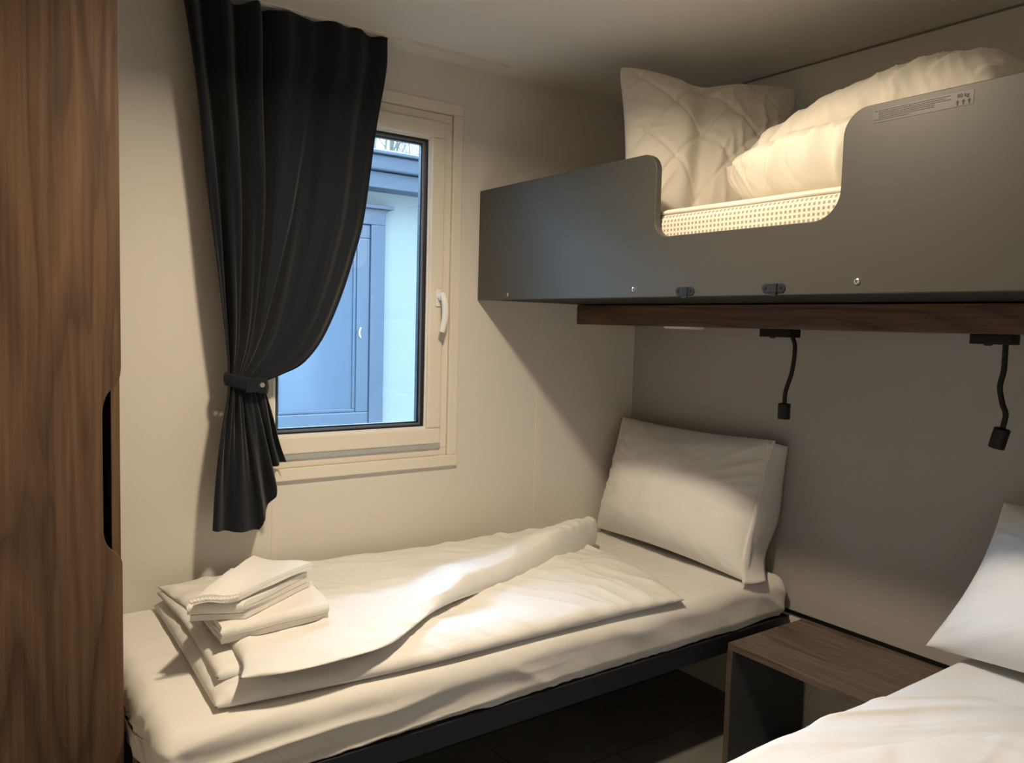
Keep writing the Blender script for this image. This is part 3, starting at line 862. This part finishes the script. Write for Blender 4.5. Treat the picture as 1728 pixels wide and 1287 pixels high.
# bunk pillow
pv, pf = pillow((-.535, -.425, 2.060), (-.085, -.745, 2.005), (-.655, -.600, 1.578), (-.235, -.84, 1.580), front=.085, back=.10, pinch=.06, N=110, seed=7.0, wr=.008, fold=.040, quilt=True, sag=.25, rnd=.045)
tag(obj('pillow', pv, pf, M['quilt'], smooth=True), 'uncovered quilted white pillow standing on the upper bunk', 'pillow')

# bunk duvet: folded puffy heap
bd = thing('duvet', 'uncovered puffy white duvet folded on the upper bunk', 'duvet', (-.4, -1.3, 1.572))
def wr3(seed):
    def g(p, u, v):
        return .013*(ridge((p.y+.3*p.x, p.x*.7, 0), (15, 3, 1), seed, 4)-.4)+.004*(ridge((p.y*.8-.5*p.x, p.x*.6, 0), (27, 4, 1), seed+2, 4)-.4)+.011*nz(p, (7, 7, 1), seed)
    return g
c0 = [(-.10, -.98, 0), (-.08, -1.3, 0), (-.10, -1.62, 0)]
c1 = [(-.640, -.965, 0), (-.672, -1.10, 0), (-.680, -1.35, 0), (-.66, -1.62, 0)]
d0 = [(-.10, -.98, 0), (-.30, -.905, 0), (-.53, -.890, 0), (-.640, -.965, 0)]
d1 = [(-.10, -1.62, 0), (-.35, -1.66, 0), (-.66, -1.62, 0)]
v, f = slab(c0, c1, d0, d1, lambda p, u, v: 1.5715, lambda p, u, v: lerp(.128, .158, sm(0, .6, u)), 150, 110, .12, wr3(3), seam=.78, rim=.020, under=.9)
obj('lower_fold', v, f, M['quilt'], bd, smooth=True)
c0 = [(-.12, -.90, 0), (-.09, -1.2, 0), (-.12, -1.52, 0)]
c1 = [(-.585, -.935, 0), (-.630, -1.06, 0), (-.600, -1.25, 0), (-.52, -1.50, 0)]
d0 = [(-.12, -.90, 0), (-.30, -.865, 0), (-.49, -.872, 0), (-.560, -.930, 0)]
d1 = [(-.12, -1.52, 0), (-.32, -1.50, 0), (-.52, -1.50, 0)]
v, f = slab(c0, c1, d0, d1, lambda p, u, v: 1.5715+lerp(.104, .162, sm(0, .7, u)), lambda p, u, v: lerp(.082, .15, sm(0, .75, u))*(1-.25*sm(.5, 1, v)), 150, 110, .10, wr3(11), seam=.14, rim=.012)
obj('upper_fold', v, f, M['quilt'], bd, smooth=True)

# ------------------------------------------------------------------ walnut shelf and what hangs under it
tag(MB().box(-.304, -.005, -2.08, -.003, 1.2745, 1.3425, .001).build('wall_shelf', M['walnut_y']), 'long walnut shelf board fixed on the wall under the bunk', 'shelf')

def reading_lamp(label, yb0, yb1, ys, neck, head):
    t = thing('reading_lamp', label, 'lamp', (-.16, (yb0+yb1)/2, 1.2745), 'gooseneck reading lamps under the shelf')
    bs = MB().box(-.185, -.135, yb1, yb0, 1.250, 1.2743, .002).build('base', M['black'], t)
    MB().tube([(-.16, ys, 1.250), (-.16, ys, 1.2465)], [.010, .008], 14).build('switch', M['black'], bs, smooth=True, sharp=40)
    P = Path(neck); n = 40
    MB().tube([P(i/n) for i in range(n+1)], [.0062+.0004*(i % 2) for i in range(n+1)], 12).build('gooseneck', M['black'], t, smooth=True)
    a, c = Vector(head[0]), Vector(head[1]); d_ = (c-a)
    hb = MB(); hb.tube([a, a+d_*.03, a+d_*.06, a+d_*.97, c], [.008, .0165, .0180, .0180, .0172], 22)
    h_ = hb.build('lamp_head', M['black'], t, smooth=True, sharp=40)
    dn = d_.normalized()
    MB().tube([c-dn*.001, c+dn*.0006], .0145, 18).build('lens', M['dark_grey'], h_)
    return t
reading_lamp('black gooseneck reading lamp above the window bed pillow', -.722, -.832, -.752,
             [(-.16, -.822, 1.252), (-.16, -.832, 1.22), (-.160, -.826, 1.15), (-.160, -.808, 1.09), (-.160, -.806, 1.05)],
             ((-.160, -.806, 1.054), (-.160, -.806, 1.006)))
reading_lamp('black gooseneck reading lamp nearest the lower right bed', -1.332, -1.425, -1.365,
             [(-.16, -1.404, 1.252), (-.16, -1.404, 1.19), (-.16, -1.398, 1.15), (-.16, -1.406, 1.11), (-.16, -1.415, 1.085), (-.16, -1.410, 1.05)],
             ((-.160, -1.4105, 1.052), (-.160, -1.399, 1.003)))
pk = MB().tube([(-.20, -.432, 1.2745), (-.20, -.432, 1.2690), (-.20, -.432, 1.2670)], [.066, .066, .058], 36)
pk_t = thing('puck_light', 'flat round white light under the shelf near the corner', 'lamp', (-.2, -.432, 1.2745))
pk.build('housing', M['whiteplastic'], pk_t, smooth=True, sharp=40)
MB().tube([(-.20, -.432, 1.2669), (-.20, -.432, 1.2664)], .050, 30).build('diffuser', M['whiteplastic'], pk_t)

# ------------------------------------------------------------------ ceiling lamp of the room (just above the frame)
LX, LY = -1.40, -1.08
cl = thing('ceiling_light', 'round warm white ceiling light in the middle of the room', 'lamp', (LX, LY, 2.0995))
ringv = MB()
ringv.tube([(LX, LY, 2.0995), (LX, LY, 2.085), (LX, LY, 2.080)], [.080, .080, .076], 36)
ringv.build('housing', M['whiteplastic'], cl, smooth=True, sharp=40)
MB().tube([(LX, LY, 2.0799), (LX, LY, 2.0775)], .066, 36).build('diffuser', emit('lamp_glow', (1, .80, .55), 6), cl)
ld = bpy.data.lights.new('ceiling_lamp_light', 'AREA'); ld.shape = 'DISK'; ld.size = .12
ld.energy = 13.0; ld.color = (1, .805, .57); ld.spread = math.radians(162)
lo = bpy.data.objects.new('ceiling_lamp_light', ld); COL.objects.link(lo); lo.location = (LX, LY, 2.074)

# ------------------------------------------------------------------ outdoors
struct(MB().box(-8, 8, .1, 14, -.75, -.7).build('ground', M['grass']))
nb = thing('neighbouring_cabin', 'pale stucco cabin with blue grey door and eaves outside the window', 'building', (0, 2.2, -.7))
MB().box(-5, 4, 1.80, 1.95, -.7, 2.05).build('wall', M['stucco'], nb)
fa = MB().box(-5, 4, 1.66, 1.80, 1.975, 2.06, .004).box(-5, 4, 1.63, 1.80, 2.065, 2.145, .01).box(-5, 4, 1.61, 1.80, 2.147, 2.165, .004)
fa.build('eaves', M['bluegrey'], nb)
rf = MB()
nx_ = 240; vv = []; ff2 = []
for j in range(9):
    for i in range(nx_+1):
        x = lerp(-5, 4, i/nx_); y = lerp(1.66, 3.6, j/8)
        vv.append((x, y, 2.168+.22*(y-1.66)+.014*math.sin(x*2*PI/.2)-.02*(j % 2 == 0)*0))
for j in range(8):
    for i in range(nx_):
        a = j*(nx_+1)+i; ff2.append((a, a+1, a+nx_+2, a+nx_+1))
rf.add(vv, ff2)
ro = rf.build('roof', M['tile'], nb, smooth=True)
sd = ro.modifiers.new('thick', 'SOLIDIFY'); sd.thickness = .02
dr = frame(MB(), -.980, -.214, .60, 1.875, .085, 1.755, 1.80, .004).build('door_frame', M['bluegrey'], nb)
MB().box(-1.0, -.175, 1.73, 1.80, 1.876, 1.896, .003).build('drip_cap', M['bluegrey'], nb)
lf_ = frame(MB(), -.893, -.300, .688, 1.788, .075, 1.765, 1.795, .006).build('door', M['bluegrey_l'], nb)
frame(MB(), -.817, -.376, .764, 1.712, .018, 1.772, 1.79, .004).build('bead', M['bluegrey'], lf_)
MB().box(-.800, -.394, 1.782, 1.788, .780, 1.695).build('pane', plain('frosted_pane', (.063, .085, .125), .15), lf_)
rng = Path([( -.352, 1.762, 1.225), (-.366, 1.745, 1.21), (-.366, 1.745, 1.19), (-.352, 1.762, 1.175)])
MB().tube([rng(i/12) for i in range(13)], .004, 8).build('handle', M['whiteplastic'], lf_, smooth=True)
for x in (-.70, -.36):
    MB().box(x-.025, x+.025, 1.748, 1.756, .648, .660, .002).build('drain_cap', M['bluegrey_l'], dr)

# bare trees behind the cabin roof
def tree(loc, h, seed, label):
    rnd = random.Random(seed); mb = MB()
    def branch(p, d, L_, r, lev):
        n = 5; pts = [p]
        for i in range(n):
            d = (d+Vector((rnd.uniform(-.2, .2), rnd.uniform(-.2, .2), rnd.uniform(-.05, .12)))).normalized()
            pts.append(pts[-1]+d*L_/n)
        mb.tube(pts, [max(.0025, lerp(r, r*.5, i/n)) for i in range(n+1)], 5, False)
        if lev > 0:
            for i in range(2, n+1):
                for _ in range(2):
                    dd = (d+Vector((rnd.uniform(-1, 1), rnd.uniform(-1, 1), rnd.uniform(-.1, .8)))).normalized()
                    branch(pts[i], dd, L_*.58, r*.42, lev-1)
    branch(Vector(loc), Vector((0, 0, 1)), h*.36, h*.009, 3)
    tag(mb.build('bare_tree', M['bark'], smooth=True), label, 'tree')
tree((2.15, 6.3, -.7), 8.2, 4, 'bare winter tree seen over the cabin roof, nearer one')
tree((5.2, 11.5, -.7), 7.6, 9, 'bare winter tree farther behind the cabin roof')

# ------------------------------------------------------------------ sky, camera, colour
wld = bpy.data.worlds.new('World'); S.world = wld; wld.use_nodes = True
wn = wld.node_tree; bg = wn.nodes['Background']
# overcast sky: pale near the horizon, brighter and bluer overhead
tc = node(wn, 'ShaderNodeTexCoord'); sx = node(wn, 'ShaderNodeSeparateXYZ'); rp = node(wn, 'ShaderNodeValToRGB')
wn.links.new(tc.outputs['Generated'], sx.inputs[0]); wn.links.new(sx.outputs['Z'], rp.inputs['Fac']); wn.links.new(rp.outputs['Color'], bg.inputs['Color'])
rp.color_ramp.elements[0].position = .15; rp.color_ramp.elements[0].color = (.10, .112, .12, 1)
rp.color_ramp.elements[1].position = .75; rp.color_ramp.elements[1].color = (.56, .78, 1.0, 1)
bg.inputs['Strength'].default_value = 9.0
# broad sun lamp added to strengthen the skylight through the window, from behind the cabin
sl = bpy.data.lights.new('skylight_boost', 'SUN'); sl.energy = 54; sl.angle = math.radians(88); sl.color = (.38, .65, 1.0)
so = bpy.data.objects.new('skylight_boost', sl); COL.objects.link(so); so.location = (0, 3, 6)
so.rotation_euler = Vector((-.05, -1, -1.75)).to_track_quat('-Z', 'Y').to_euler()

cam = bpy.data.cameras.new('Camera'); co_ = bpy.data.objects.new('Camera', cam); COL.objects.link(co_)
cam.sensor_fit = 'HORIZONTAL'; cam.sensor_width = 36; cam.lens = 1337.19/1728*36
cam.clip_start = .02; cam.clip_end = 100
yaw, pit, rol = math.radians(35.68886), math.radians(-4.09351), math.radians(1.55888)
fw = Vector((math.sin(yaw)*math.cos(pit), math.cos(yaw)*math.cos(pit), math.sin(pit)))
rg = Vector((math.cos(yaw), -math.sin(yaw), 0)); up = rg.cross(fw)
r2 = rg*math.cos(rol)+up*math.sin(rol); u2 = -rg*math.sin(rol)+up*math.cos(rol)
co_.matrix_world = Matrix(((r2.x, u2.x, -fw.x, -2.20693), (r2.y, u2.y, -fw.y, -2.25178), (r2.z, u2.z, -fw.z, 1.26569), (0, 0, 0, 1)))
S.camera = co_
vs = S.view_settings; vs.view_transform = 'Standard'; vs.look = 'None'; vs.gamma = 1; vs.use_curve_mapping = False; vs.exposure = .72
